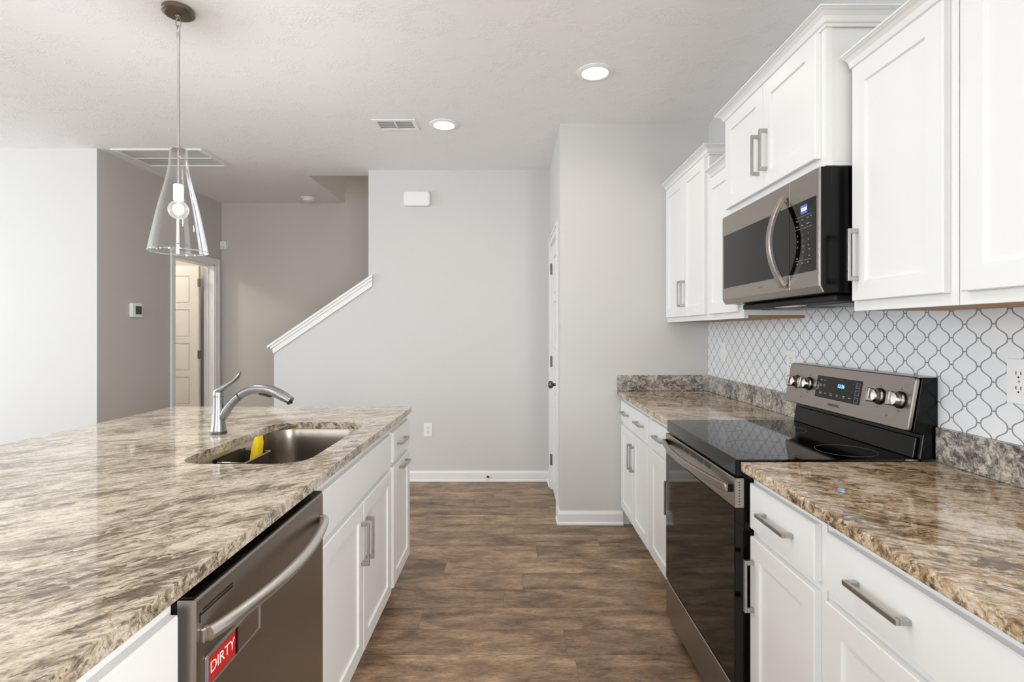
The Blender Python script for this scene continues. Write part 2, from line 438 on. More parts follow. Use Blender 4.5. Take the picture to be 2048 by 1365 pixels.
def window(n, T, a, b, z0, z1):
    m = MB(T); w = .05
    m.box(a,b,z0,z0+w,-.1,-.04); m.box(a,b,z1-w,z1,-.1,-.04); m.box(a,a+w,z0,z1,-.1,-.04); m.box(b-w,b,z0,z1,-.1,-.04)
    m.box(a,b,(z0+z1)/2-.02,(z0+z1)/2+.02,-.1,-.04)
    struct(obj('window_%d' % n, m, m_trimw))
window(1, faceR(XL), -.9,.9,.55,2.35); window(2, faceR(XL), 1.7,3.5,.55,2.35)
window(3, frame((0,YN,0), X_, Z_, (0,1,0)), -3.4,-1.0,.3,2.4); window(4, faceL(XW), -2.37,-.83,.48,2.22)  # last frame belongs to the made-up right-wall opening

# room behind the hall door
struct(obj('wall_side_room', MB().box(-5.6, -5.48, YL+.115, YH, 0, H), m_wall))
lamp('side_room_lamp', (-4.3, 4.9, 2.5), (3.2,2.98,2.65), .12)
lamp('added_stairwell_fill', (-.3, 5.35, 4.6), (2.1,2.03,1.95), .12)  # unseen point light added to lift the stairwell and hall

# baseboards (profile: out from wall, z)
BBP = [(0,0),(.022,0),(.022,.008),(.018,.016),(.013,.020),(.013,.072),(.010,.080),(.006,.086),(.004,.092),(0,.092)]
def sweep(m, path, prof, left=True):
    # path: xy points, the profile's outward side lies to the left (or right) of the walking direction
    P = [Vector((p[0],p[1])) for p in path]; offs = []
    def nrm(d): d = d.normalized(); return Vector((-d.y,d.x)) if left else Vector((d.y,-d.x))
    for i, p in enumerate(P):
        if i == 0: o = nrm(P[1]-P[0])
        elif i == len(P)-1: o = nrm(P[-1]-P[-2])
        else:
            a, b = nrm(P[i]-P[i-1]), nrm(P[i+1]-P[i]); o = (a+b)/(1+a.dot(b))
        offs.append(o)
    m.loft([[(p.x+o.x*q[0], p.y+o.y*q[0], q[1]) for q in prof] for p, o in zip(P, offs)])
    return m
struct(obj('baseboard_back', sweep(MB(), [(-2.1,YB),(XP-.0,YB)], BBP, False), m_trimw))
bb = MB()
sweep(bb, [(.752,YP),(XP,YP),(XP,DP[0]-.062)], BBP, True)
sweep(bb, [(XP,DP[1]+.062),(XP,YB-.022)], BBP, True)
struct(obj('baseboard_pantry', bb, m_trimw))
bl = MB(); sweep(bl, [(XL,YL),(XH,YL),(XH,DL[0]-.066)], BBP, False)
struct(obj('baseboard_left', bl, m_trimw))
struct(obj('baseboard_hall', sweep(MB(), [(XH,YH),(.4,YH)], BBP, False), m_trimw))

# stair cap on the knee wall
sl = .682
def capbar(z_off0, z_off1, y0, y1, xa, xb):
    m = MB(frame((0,y0,0), X_, Z_, (0,1,0)))
    f = lambda x: 1.715 + (x+1.273)*sl
    m.prism([(xa,f(xa)+z_off0),(xb,f(xb)+z_off0),(xb,f(xb)+z_off1),(xa,f(xa)+z_off1)], 0, y1-y0)
    return m
cap = thing('trim_1', 'sloped white wooden cap on the stair knee wall', 'trim', (-1.7, YB, 1.4))
cap['kind'] = 'structure'
obj('cap_board', capbar(.055,.080, YB-.035, YB+.185, -2.155, -1.232), m_trimw, cap, bevel=.004)
obj('cap_apron', merge([capbar(-.022,.055, YB-.016, YB-.001, -2.11, -1.238), capbar(.030,.055, YB-.026, YB-.016, -2.13, -1.235), capbar(.0,.055, YB+.0, YB+.166, -2.122, -1.278)]), m_trimw, cap, bevel=.002)

# ------------------------------------------------------------------ doors
def five_panel(m, a, b, z0, z1, n0, n1):       # both faces
    G = .010
    n = 5; st = .095; rail = .10; top = .11; bot = .16
    m.box(a, b, z0, z1, n0+G, n1-G)
    ph = (z1-z0-top-bot-rail*(n-1)*.62)/n; step = ph+rail*.62
    for (p, q) in ((n0,n0+G),(n1-G,n1)):
        m.box(a,a+st,z0,z1,p,q); m.box(b-st,b,z0,z1,p,q)
        m.box(a+st,b-st,z0,z0+bot,p,q); m.box(a+st,b-st,z1-top,z1,p,q)
        for i in range(n):
            s0 = z0+bot+i*step
            if i: m.box(a+st,b-st,s0-rail*.62,s0,p,q)
            e = .0 if p == n0 else 0
            qa, qb = (p+.003, q) if p == n0 else (p, q-.003)
            m.box(a+st+.014, b-st-.014, s0+.014, s0+ph-.014, qa, qb)
    return m
def casing(name, T, a, b, z1, parent, w=.06):
    m = MB(T)
    def U(o, i): return [(a-o,0),(a-o,z1+o),(b+o,z1+o),(b+o,0),(b+i,0),(b+i,z1+i),(a-i,z1+i),(a-i,0)]
    m.prism(U(w, 0), 0, .011); m.prism(U(w, w-.018), .0112, .018)
    return obj(name, m, m_trimw, parent, bevel=.002)
def hinge_mb(T, y, z, r=.006, L=.09):
    m = MB(T); m.box(y-.016,y+.016,z-L/2,z+L/2,0,.003)
    m2 = [(y, z-L/2, .007),(y, z+L/2, .007)]; m.tube(m2, r, 10, side=(1,0,0)); return m
# door_1: pantry
d1 = thing('door_1', 'narrow white panelled pantry door with a dark round knob', 'door', (XP, 4.1, 0)); d1['kind'] = 'structure'
T = faceL(XP)
casing('door_casing', T, DP[0], DP[1], DP[2], d1)
obj('door_leaf', five_panel(MB(T), DP[0]+.014, DP[1]-.014, .012, DP[2]-.012, -.045, -.008), m_trimw, d1, bevel=.001)
j = MB(T); j.box(DP[0],DP[0]+.012,0,DP[2],-.11,0); j.box(DP[1]-.012,DP[1],0,DP[2],-.11,0); j.box(DP[0],DP[1],DP[2]-.012,DP[2],-.11,0)
obj('door_jamb', j, m_trimw, d1)
kb = MB(frame((XP+.008,3.86,.93), Y_, Z_, (-1,0,0)))
kb.lathe([(.0,0),(.031,0),(.033,.004),(.028,.009),(.012,.012),(.010,.030),(.016,.036),(.026,.044),(.029,.055),(.026,.066),(.014,.073),(.0,.0745)], seg=24, cap0=False, cap1=False)
obj('door_knob', kb, plain('pewter_knob', (112,108,104), .28, 1), d1, smooth=True)['label'] = 'dark pewter round knob'
for z in (.25, 1.07, 1.84): obj('hinge', hinge_mb(T, DP[1]-.008, z), m_bronze, d1)
# door_2: hall side room
d2 = thing('door_2', 'cream panelled door standing open into the side room', 'door', (XH, 5.4, 0)); d2['kind'] = 'structure'
T = faceR(XH)
casing('door_casing', T, DL[0], DL[1], DL[2], d2, .065)
j = MB(T); j.box(DL[0],DL[0]+.014,0,DL[2],-.115,0); j.box(DL[1]-.014,DL[1],0,DL[2],-.115,0); j.box(DL[0],DL[1],DL[2]-.014,DL[2],-.115,0)
j.box(DL[1]-.024,DL[1]-.014,0,DL[2],-.075,-.06)
obj('door_jamb', j, m_trimw, d2)
T2 = frame((XH-.12, DL[1]-.06, 0), (-1,0,0), Z_, (0,-1,0))
obj('door_leaf', five_panel(MB(T2), .012, .672, .012, DL[2]-.016, -.018, .018), plain('door_cream_paint', (236,230,220), .4), d2, bevel=.001)
for z in (.25, 1.07, 1.84):
    h = MB(T2); h.box(-.006,.022,z-.045,z+.045,.0185,.021); h.tube([(-.002,z-.045,.022),(-.002,z+.045,.022)], .007, 10, side=(1,0,0)); obj('hinge', h, m_bronze, d2)

# ------------------------------------------------------------------ cabinets
def pull(T, cu, cv, length, vertical, parent, name='handle'):
    m = MB(T); L = length/2; w = .0055; so = .030
    if vertical:
        m.box(cu-w,cu+w,cv-L,cv+L,so-.008,so)
        for s in (-1,1):
            a = cv+s*L; m.box(cu-w,cu+w,min(a,a-s*.014),max(a,a-s*.014),0,so-.008)
    else:
        m.box(cu-L,cu+L,cv-w,cv+w,so-.008,so)
        for s in (-1,1):
            a = cu+s*L; m.box(min(a,a-s*.014),max(a,a-s*.014),cv-w,cv+w,0,so-.008)
    return obj(name, m, m_handle, parent, bevel=.0012)

def base_cabinet(label, side, y0, y1, doors, drawers, name='base_cabinet', side_far=False):
    """side 'R': right wall run facing -X, 'I': island facing +X. doors: list of (ya, yb, handle) ; drawers: (ya, yb, [handle centres])"""
    if side == 'R': xf, xb, sg = .753, XW-.002, -1; T = faceL(xf)
    else: xf, xb, sg = -.573, -1.18, 1; T = faceR(xf)
    root = thing(name, label, 'cabinet', (xf, (y0+y1)/2, 0), 'base cabinets')
    g = .001; a, b = y0+g, y1-g; D = abs(xb-xf); top = .8835
    m = MB(T)
    m.box(a, a+.018, .102, top, -D, -.019); m.box(b-.018, b, .102, top, -D, -.019)
    m.box(a, b, .102, .12, -D, -.019); m.box(a+.018, b-.018, .12, top, -D, -D+.006)
    obj('carcass', m, m_cab, root)
    m = MB(T); st = .035
    m.box(a, a+st, .102, top, -.019, 0); m.box(b-st, b, .102, top, -.019, 0)
    m.box(a+st, b-st, .102, .135, -.019, 0); m.box(a+st, b-st, top-.034, top, -.019, 0); m.box(a+st, b-st, .682, .72, -.019, 0)
    obj('face_frame', m, m_cab, root)
    obj('toe_kick', MB(T).box(a, b, 0.001, .102, -.09, -.075), m_cab, root)
    tk = .0195
    for (p, q, hs) in drawers:
        dr = obj('drawer', MB(T).slab(p, q, .713, .852, .0005, tk), m_cab, root)
        for h in hs: pull(T @ Matrix.Translation((0,0,tk)), h, .785, .16, False, dr)
    for (p, q, h) in doors:
        do = obj('door', MB(T).shaker(p, q, .130, .689, .0005, tk), m_cab, root)
        if h is None: continue
        if h == 'top': pull(T @ Matrix.Translation((0,0,tk)), (p+q)/2, .662, .16, False, do)
        else: pull(T @ Matrix.Translation((0,0,tk)), h, .545, .158, True, do)
    return root
base_cabinet('white base cabinet right of the range, narrow, one drawer above one door', 'R', 1.262, 1.650, [(1.286,1.632,1.607)], [(1.286,1.635,[1.46])])
base_cabinet('wide white base cabinet nearest the camera under the right counter', 'R', .35, 1.260, [(.808,1.238,.836),(.375,.802,.774)], [(.375,1.238,[1.05,.57])])
base_cabinet('narrow white base cabinet between the range and the wide corner cabinet', 'R', 2.406, 2.850, [(2.432,2.826,2.458)], [(2.432,2.826,[2.615])])
base_cabinet('wide white base cabinet against the pantry wall with two pulls on its drawer', 'R', 2.852, 3.608, [(2.876,3.226,3.196),(3.232,3.582,3.262)], [(2.876,3.582,[3.04,3.42])])
base_cabinet('white island cabinet under the sink with a false drawer front and two doors', 'I', 1.494, 2.420, [(1.516,1.954,1.926),(1.960,2.396,1.988)], [(1.516,2.396,[])], 'sink_cabinet')
base_cabinet('slim white island cabinet at the far end with two horizontal pulls', 'I', 2.422, 2.842, [(2.446,2.828,'top')], [(2.446,2.828,[2.60])])
base_cabinet('white island cabinet nearest the camera, left of the dishwasher', 'I', .35, .884, [(.372,.874,None)], [(.372,.874,[.6])])
ip = MB(); ip.box(-1.42,-1.185,.35,2.83,.0,.8835)
tag(obj('island_back_panel', ip, m_cab), 'white panelled back of the kitchen island under the counter overhang', 'panel')

CROWN = [(0,-.046),(.006,-.046),(.008,-.038),(.014,-.036),(.016,-.032),(.020,-.020),(.030,-.011),(.038,-.008),(.040,-.006),(.045,-.005),(.045,0),(0,0)]
def upper_cabinet(label, y0, y1, z0, ztop, xf, doors, crown_path, hz=None):
    root = thing('wall_cabinet', label, 'cabinet', (xf, (y0+y1)/2, z0), 'wall cabinets')
    T = faceL(xf); D = XW-.001-xf; g = .0008; a, b = y0+g, y1-g
    m = MB(T)
    m.box(a+.003, a+.018, z0+.0135, ztop-.001, -D, -.019); m.box(b-.018, b-.003, z0+.0135, ztop-.001, -D, -.019)
    m.box(a+.018, b-.018, ztop-.02, ztop-.001, -D, -.019); m.box(a+.018, b-.018, z0+.03, ztop-.02, -D, -D+.006)
    obj('carcass', m, m_cab, root)
    obj('bottom_panel', MB(T).box(a+.003, b-.003, z0+.001, z0+.013, -D, -.0192), m_wood if z0 < 1.5 else m_cab, root)['label'] = 'bare tan wood underside' if z0 < 1.5 else 'white painted underside'
    m = MB(T); st = .036
    m.box(a, a+st, z0, ztop-.001, -.019, 0); m.box(b-st, b, z0, ztop-.001, -.019, 0)
    m.box(a+st, b-st, z0, z0+.036, -.019, 0); m.box(a+st, b-st, ztop-.07, ztop-.001, -.019, 0)
    obj('face_frame', m, m_cab, root)
    tk = .0195
    for (p, q, h) in doors:
        do = obj('door', MB(T).shaker(p, q, z0+.030, ztop-.049, .0005, tk), m_cab, root)
        if h is not None: pull(T @ Matrix.Translation((0,0,tk)), h, z0+.030+.06+.078, .158, True, do)
    prof = [(p, z+ztop) for p, z in CROWN]
    obj('crown_moulding', sweep(MB(), crown_path, prof, True), m_cab, root)
    return root
XU = 1.056
upper_cabinet('tall two-door white wall cabinet in the corner against the pantry wall', 2.836, YP-.003, 1.382, 2.318, XU,
    [(2.864,3.212,3.186),(3.218,3.575,3.244)], [(XW-.002,2.836),(XU,2.836),(XU,YP-.003)][::-1][::-1] , 1)
upper_cabinet('low single-door white wall cabinet between the tall corner cabinet and the microwave', 2.410, 2.8345, 1.382, 2.170, XU,
    [(2.440,2.812,2.466)], [(XU,2.411),(XU,2.790)])
XM = .979
upper_cabinet('two-door white cabinet mounted directly over the microwave', 1.647, 2.408, 1.841, 2.318, XM,
    [(1.676,2.026,1.995),(2.030,2.386,2.061)], [(XW-.002,1.647),(XM,1.647),(XM,2.408),(XU+.06,2.408)])
upper_cabinet('single-door white wall cabinet just right of the microwave', 1.250, 1.6355, 1.385, 2.172, XU+.002,
    [(1.274,1.617,1.590)], [(XU+.002,1.2505),(XU+.002,1.635)])
upper_cabinet('white wall cabinet at the right edge of the photo, nearest the camera', .35, 1.249, 1.385, 2.172, XU+.002,
    [(.806,1.224,.835),(.372,.798,.77)], [(XU+.002,.35),(XU+.002,1.2495)])

# ------------------------------------------------------------------ countertops
def counter_mesh(outer, hole, z0, z1):
    m = MB(); bm = m.bm
    def loop(pts):
        vs = [bm.verts.new((x,y,z0)) for x,y in pts]
        return [bm.edges.new((vs[i], vs[(i+1)%len(vs)])) for i in range(len(vs))]
    es = loop(outer)
    if hole: es += loop(hole)
    r = bmesh.ops.triangle_fill(bm, use_beauty=True, edges=es)
    fs = [f for f in r['geom'] if isinstance(f, bmesh.types.BMFace)]
    ex = bmesh.ops.extrude_face_region(bm, geom=fs)
    for v in ex['geom']:
        if isinstance(v, bmesh.types.BMVert): v.co.z = z1
    return m
XI0, XI1, YI0, YI1 = -1.84, -.547, .26, 2.859
SK = (-1.052, -.648, 1.622, 2.366)
hole = rr(SK[0],SK[1],SK[2],SK[3],.095,10)
io = rr(XI0,XI1,YI0,YI1,.012,4)
tag(obj('island_countertop', counter_mesh(io, hole, .884, .914), m_gran_i, bevel=.006, seg=3), 'speckled cream and brown granite island countertop with a sink cutout', 'countertop')
XC = .711
tag(obj('countertop', counter_mesh([(XC,.33),(XW-.001,.33),(XW-.001,1.6505),(XC,1.6505)], None, .884, .914), m_gran_r, bevel=.005, seg=3), 'brown granite countertop in the right foreground, nearer than the range', 'countertop', 'wall run countertops')
tag(obj('countertop', counter_mesh([(XC,2.4055),(XW-.001,2.4055),(XW-.001,YP-.001),(XC,YP-.001)], None, .884, .914), m_gran_r, bevel=.004, seg=3), 'brown granite countertop in the corner beyond the range', 'countertop', 'wall run countertops')
def gsplash(a,b,c,d,label): tag(obj('granite_backsplash', MB().box(a,b,c,d,.9145,1.022), m_gran_s, bevel=.002), label, 'backsplash', 'granite upstands')
gsplash(XW-.021,XW-.001,.33,1.650,'granite upstand tinted grey as by cool light, along the wall in the right foreground')
gsplash(XW-.021,XW-.001,2.407,YP-.0215,'granite upstand tinted grey as by cool light, on the tiled wall beyond the range')
gsplash(XC,XW-.001,YP-.021,YP-.001,'granite upstand tinted grey as by cool light, against the painted pantry wall')
tag(obj('tile_backsplash', MB().box(XW-.007,XW-.0005,.33,YP-.001,1.0225,1.44), m_tile), 'white arabesque lantern tile backsplash with grey grout', 'backsplash')

# ------------------------------------------------------------------ sink, caddy, sponge, faucet
sk = thing('sink', 'stainless steel undermount sink bowl set in the island', 'sink', (-.85, 1.99, .69))
rings = []
for e, z, r in ((.030,.8825,.11),(.006,.8825,.10),(.004,.875,.098),(.0,.84,.096),(-.003,.76,.093),(-.006,.71,.09),(-.012,.694,.084),(-.028,.685,.07),(-.06,.682,.05)):
    rings.append([(x,y,z) for x,y in rr(SK[0]-e,SK[1]+e,SK[2]-e,SK[3]+e,r,10)])
m = MB(); m.loft(rings, False, False)
ring = [(x,y,.680) for x,y in rr(-.893,-.807,1.951,2.037,.042,10)]
R0 = [m.v(p) for p in rings[-1]]; R1 = [m.v(p) for p in ring]
for i in range(len(R0)): m.f([R0[i],R0[(i+1)%len(R0)],R1[(i+1)%len(R0)],R1[i]])
bmesh.ops.remove_doubles(m.bm, verts=m.bm.verts, dist=.00001)
bowl = obj('bowl', m, m_ss_sink, sk, smooth=50)
so = bowl.modifiers.new('solid', 'SOLIDIFY'); so.thickness = .0012; so.offset = -1
obj('drain', MB().lathe([(.0435,.6805),(.040,.683),(.034,.680),(.030,.672),(0,.671)], (-.85,1.994), 28, True, False), m_nickel, sk, smooth=True)
cd = thing('sink_caddy', 'dark steel caddy hanging on the inner wall of the sink', 'caddy', (-1.0, 1.95, .76))
ca, cb_, cc, cdd = -1.046, -.950, 1.865, 2.06
m = MB(); w = .002
m.box(cb_-w,cb_,cc,cdd,.765,.853); m.box(ca,ca+w,cc,cdd,.765,.868); m.box(ca,cb_,cc,cc+w,.765,.856); m.box(ca,cb_,cdd-w,cdd,.765,.856); m.box(ca,cb_,cc,cdd,.763,.765)
obj('basket', m, plain('caddy_steel', (70,62,54), .5, .4), cd)
m = MB(); m.tube([(ca,cc,.857),(cb_,cc,.854),(cb_,cdd,.854),(ca,cdd,.857)], .0028, 8); obj('rim_wire', m, m_nickel, cd, smooth=True)
m = MB(frame((-.998,2.030,.770), (.93,-.22,.0), (0.10,0.12,.985), (.22,.93,0)))
m.loft([[(x*k,y+.004,z) for x,y in ((-.014,0),(.015,0),(.017,.07),(.014,.115),(.004,.145),(-.009,.14),(-.017,.10),(-.016,.05))] for z,k in ((-.018,.93),(-.014,1),(.010,1),(.014,.93))])
tsp = NT('yellow_sponge'); tsp.P(Base_Color=lin((244,208,20)), Roughness=.9); tsp.bump(tsp.noise(tsp.pos(), 420, 3), .8, .003)
sp_ = tag(obj('sponge', m, tsp.m, origin=(-.998,2.03,.77)), 'bright yellow sponge standing in the sink caddy', 'sponge')
m = MB(frame((-.998,2.030,.770), (.93,-.22,.0), (0.10,0.12,.985), (.22,.93,0)))
m.loft([[(x*k,y+.004,z) for x,y in ((-.014,0),(.015,0),(.017,.07),(.014,.112),(.004,.140),(-.009,.136),(-.017,.10),(-.016,.05))] for z,k in ((.0142,1),(.021,1),(.024,.93))])
obj('scouring_pad', m, plain('scour_pad', (48,44,36), .95), sp_)

FX, FY, FZ = -1.172, 2.10, .9142
fa = thing('faucet', 'brushed nickel pull-out kitchen faucet with a single lever beside the sink', 'faucet', (FX, FY, FZ))
obj('base_ring', MB().lathe([(.0,FZ),(.0305,FZ),(.0305,FZ+.008),(.029,FZ+.010),(0,FZ+.010)], (FX,FY), 32), plain('dark_gasket', (70,70,72), .4, .6), fa, smooth=True)
obj('body', MB().lathe([(.0,FZ+.010),(.029,FZ+.010),(.0295,FZ+.016),(.0268,FZ+.030),(.0238,FZ+.055),(.0215,FZ+.085),(.0202,FZ+.12),(.0200,FZ+.148),(.0,FZ+.148)], (FX,FY), 36), m_faucet, fa, smooth=True)
obj('lever_hub', MB().lathe([(.0,FZ+.149),(.0202,FZ+.149),(.0206,FZ+.156),(.0195,FZ+.166),(.017,FZ+.176),(.009,FZ+.182),(0,FZ+.183)], (FX,FY), 32), m_faucet, fa, smooth=True)
lv = MB(); pts = [(-.012,.160),(-.002,.172),(.016,.184),(.036,.197),(.056,.209),(.070,.219),(.080,.230),(.087,.243),(.091,.252)]
lv.tube([(FX+x,FY-.004-x*.05,FZ+z-.004) for x,z in pts], [.011,.016,.0165,.0135,.012,.0118,.0115,.010,.004], 14, flat=[1,.95,.8,.7,.62,.6,.6,.6,.5], side=(0,0,1))
obj('lever', lv, m_faucet, fa, smooth=60)
sp = MB()
pts = [(.006,.045),(.014,.062),(.030,.090),(.050,.117),(.068,.136),(.086,.151)]
sp.tube([(FX+x,FY-x*.06,FZ+z) for x,z in pts], [.014,.0175,.0175,.017,.0165,.0160], 18)
obj('spout', sp, m_faucet, fa, smooth=60)
sr = MB(); sr.tube([(FX+x,FY-x*.06,FZ+z) for x,z in ((.086,.151),(.0895,.1535))], .0152, 18); obj('spout_seam', sr, m_rubber, fa, smooth=60)
hd = MB(); pts = [(.0895,.1535),(.110,.166),(.135,.176),(.162,.179),(.190,.178),(.218,.172),(.245,.161),(.270,.148),(.296,.134)]
hd.tube([(FX+x,FY-x*.06,FZ+z) for x,z in pts], [.0158,.0172,.0185,.0195,.0205,.0215,.0225,.023,.0225], 22, flat=[1,.98,.95,.92,.90,.88,.86,.80,.60])
obj('spray_head', hd, m_faucet, fa, smooth=60)
bt = MB(); bt.tube([(FX+x,FY-x*.06,FZ+z) for x,z in ((.165,.1595),(.185,.158),(.205,.153),(.216,.149))], [.005,.009,.009,.005], 12, flat=[.6]*4); obj('spray_buttons', bt, m_rubber, fa, smooth=60)
nz = MB(); nz.tube([(FX+x,FY-x*.06,FZ+z) for x,z in ((.289,.130),(.293,.121))], [.019,.016], 16, flat=[.55,.5]); obj('spray_nozzle', nz, m_rubber, fa, smooth=60)

# ------------------------------------------------------------------ dishwasher + sign
DY0, DY1, XD = .889, 1.490, -.536
dw = thing('dishwasher', 'stainless dishwasher with a bowed bar handle built into the island', 'dishwasher', (XD, (DY0+DY1)/2, 0))
T = faceR(XD)
m = MB(T); m.box(DY0+.004,DY1-.004,.10,.862,-.62,-.032)
obj('tub', m, m_blackm, dw)
m = MB(T); m.slab(DY0,DY1,.118,.868,-.030,0,.004)
obj('front_door', m, m_ss_dark, dw)
obj('control_strip', MB(T).box(DY0+.003,DY1-.003,.8682,.8725,-.030,-.003), m_black, dw)['label'] = 'black top control edge'
obj('toe_panel', MB(T).box(DY0+.004,DY1-.004,.004,.112,-.08,-.07), m_blackm, dw)
m = MB(T); pts = []
for i in range(25):
    t = i/24; u = .912+(1.468-.912)*t; b = .010+.042*math.sin(PI*t)**.8
    pts.append((u,.800,b))
m.tube(pts, .0125, 16, side=(0,1,0)); obj('handle', m, plain('bright_bar_steel', (222,220,216), .3, 1), dw, smooth=60)
for k in (0,1):
    u = pts[0][0] if k == 0 else pts[-1][0]
    obj('handle_mount', MB(T).box(u-.008,u+.008,.786,.812,-.001,.008), m_ss, dw, bevel=.003)
m = MB(T); m.box(.905,1.008,.8340,.8370,-.001,.0006); m.box(.912,1.008,.8400,.8430,-.001,.0006); m.box(.9025,.9045,.822,.840,-.001,.0006)
obj('vent_slots', m, m_black, dw)
sg = thing('dirty_sign', 'silver sliding magnet with a red DIRTY window on the dishwasher', 'sign', (XD, 1.0, .70))
Ts = T @ Matrix.Translation((0,0,.0002))
m = MB(Ts); m.rrect(.916,1.105,.700,.757,.006,0,.003)
m.box(.916,.920,.702,.755,.003,.006); m.box(.918,1.103,.753,.757,.003,.006); m.box(.918,1.103,.700,.704,.003,.006); m.box(1.100,1.105,.702,.755,.003,.008)
obj('holder', m, m_silver, sg, bevel=.0008)
obj('slider', MB(Ts).rrect(1.016,1.098,.706,.751,.003,.003,.0055), m_ss, sg, bevel=.0008)
obj('divider', MB(Ts).box(1.0115,1.016,.704,.753,.003,.0065), m_black, sg)
obj('red_window', MB(Ts).box(.9235,1.011,.706,.751,.003,.0042), m_red, sg)['label'] = 'red window reading DIRTY'
Tt = frame((XD+.0002+.0044, .9665, .7285), Y_, Z_, X_)
obj('lettering', text_mb('DIRTY', .029, Tt), plain('letter_white', (250,235,230), .5), sg)['label'] = 'white DIRTY lettering'

# ------------------------------------------------------------------ range
RY0, RY1 = 1.654, 2.402
rg = thing('range', 'freestanding electric range with black glass cooktop and stainless trim', 'stove', (1.0, (RY0+RY1)/2, 0))
m = MB(); m.box(.727, XW-.03, RY0+.002, RY1-.002, .045, .868)
obj('body', m, m_black, rg, bevel=.002)
for yy in (RY0+.05, RY1-.05):
    for xx in (.78, 1.24): obj('foot', MB().lathe([(.018,0.0005),(.018,.012),(.01,.014),(.01,.045)], (xx,yy), 14), m_blackm, rg)
m = MB(frame((0,0,0), X_, Y_, Z_))
m.rrect(.700, 1.285, RY0, RY1, .010, .8685, .9185, 5, .004)
obj('cooktop', m, m_blackgl, rg, smooth=30)['label'] = 'black glass cooktop'
tr = NT('burner_ring_print').P(Base_Color=lin((120,116,112)), Roughness=.3).m
for (cx_, cy_, r) in ((.872,1.835,.125),(1.125,1.785,.092),(.862,2.215,.095),(1.12,2.17,.078)):
    obj('burner_ring', MB().lathe([(r,.9186),(r,.9189),(r-.0016,.9189),(r-.0016,.9186)], (cx_,cy_), 72, False, False), tr, rg)
XDoor = .695; T = faceL(XDoor)
m = MB(T); m.slab(RY0+.002,RY1-.002,.768,.860,-.030,0,.002); obj('door_header', m, m_ss, rg)
m = MB(T); m.slab(RY0+.002,RY1-.002,.205,.767,-.030,-.001,.002); obj('oven_door', m, m_blackgl, rg)['label'] = 'black glass oven door'
m = MB(T); m.slab(RY0+.002,RY1-.002,.040,.196,-.030,-.001,.003); obj('storage_drawer', m, m_ss_dark, rg)['label'] = 'stainless storage drawer'
# handle
m = MB(T); pts = []
for i in range(23):
    t = i/22; u = RY0+.02+(RY1-RY0-.04)*t; pts.append((u,.824,.016+.034*math.sin(PI*t)))
m.bar(pts, .026, .013, (0,1,0)); h = obj('handle', m, m_ss, rg, smooth=50, bevel=.003)
for u in (RY0+.027, RY1-.027): obj('handle_mount', MB(T).box(u-.008,u+.008,.812,.836,-.0005,.012), m_black, rg)
m = MB(T)
for k in range(5):
    for r_ in range(3):
        a = RY0+.20+k*.074; m.box(a,a+.060,.8385+r_*.0065-.002,.8420+r_*.0065-.002,-.001,.0005)
obj('vent_slots', m, m_slot, rg)
Tn = frame((0,RY0+.0018,0), X_, Z_, (0,-1,0))
obj('door_end_cap', MB(Tn).box(XDoor+.002,XDoor+.029,.769,.859,0,.0012), m_ss, rg)
m = MB(Tn)
for k in range(9):
    z = .778+k*.0087; m.prism([(.7075,z-.0022),(.7125,z+.0012),(.7125,z+.0034),(.7075,z)], .0012, .0018)
obj('end_cap_vents', m, m_slot, rg)
# backguard : profile in XZ, extruded along Y
def prof_y(poly, y0, y1): return MB(frame((0,y0,0), X_, Z_, (0,1,0))).prism(poly, 0, y1-y0)
obj('backguard', prof_y([(1.277,.9190),(1.289,.996),(1.256,1.006),(1.2845,1.1735),(1.334,1.1755),(1.334,.919)], RY0+.002, RY1-.002), m_black, rg, bevel=.002)
obj('backguard_lip', prof_y([(1.268,.9192),(1.276,.9192),(1.286,.985),(1.279,.985)], RY0+.02, RY1-.02), m_black, rg, bevel=.002)
PB, PT = Vector((1.236,0,1.008)), Vector((1.266,0,1.178))
obj('backguard_top', MB().box(1.272,1.334,RY0,RY1,1.1758,1.1785), m_ss, rg, bevel=.0008)
pd = (PT-PB).normalized(); pn = Vector((-pd.z,0,pd.x))      # out of the panel, towards -X
m = MB(frame((PB.x,0,PB.z), Y_, tuple(pd), tuple(pn)))
PL = (PT-PB).length
m.rrect(RY0,RY1,0,PL,.012,-.011,0,5,.003); obj('control_panel', m, m_ss, rg, smooth=30)
TP = frame((PB.x,0,PB.z), Y_, tuple(pd), tuple(pn))
hz = lambda z: (z-PB.z)/pd.z
m = MB(TP); m.box(1.897,2.175,hz(1.055),hz(1.141),-.001,.0012); obj('display', m, m_blackgl, rg)['label'] = 'black control display'
# text frame : reads from far (left) to near (right) when seen from the aisle
def TT(y, z, off=.0014): 
    o = PB + pd*hz(z) + pn*off
    return frame((o.x, y, o.z), (0,-1,0), tuple(pd), tuple(pn))
obj('clock_digits', text_mb('12:26', .019, TT(2.015,1.110,.0016)), m_led, rg)['label'] = 'glowing blue 12:26'
obj('brand_lettering', text_mb('SAMSUNG', .0165, TT(2.045,1.034,.0006)), m_grey_text, rg)
ms = []
for (yy, zz, s) in ((2.145,1.125,'Bake'),(2.12,1.125,'Broil'),(2.145,1.105,'Conv\nBake'),(2.12,1.105,'Keep\nWarm'),(2.14,1.075,'Timer\nOn/Off'),(2.105,1.075,'Lamp'),(2.07,1.073,'Timer\nOn/Off'),(2.03,1.073,'Cook\nTime'),(1.99,1.073,'Delay\nStart'),(1.955,1.073,'Clock'),(1.945,1.125,'^'),(1.945,1.095,'v'),(1.917,1.120,'+'),(1.917,1.072,'*')):
    ms.append(text_mb(s, .0062, TT(yy,zz,.0016), .0002))
for q in ms: obj('display_legend', q, m_white_text, rg)
m = MB(TP)
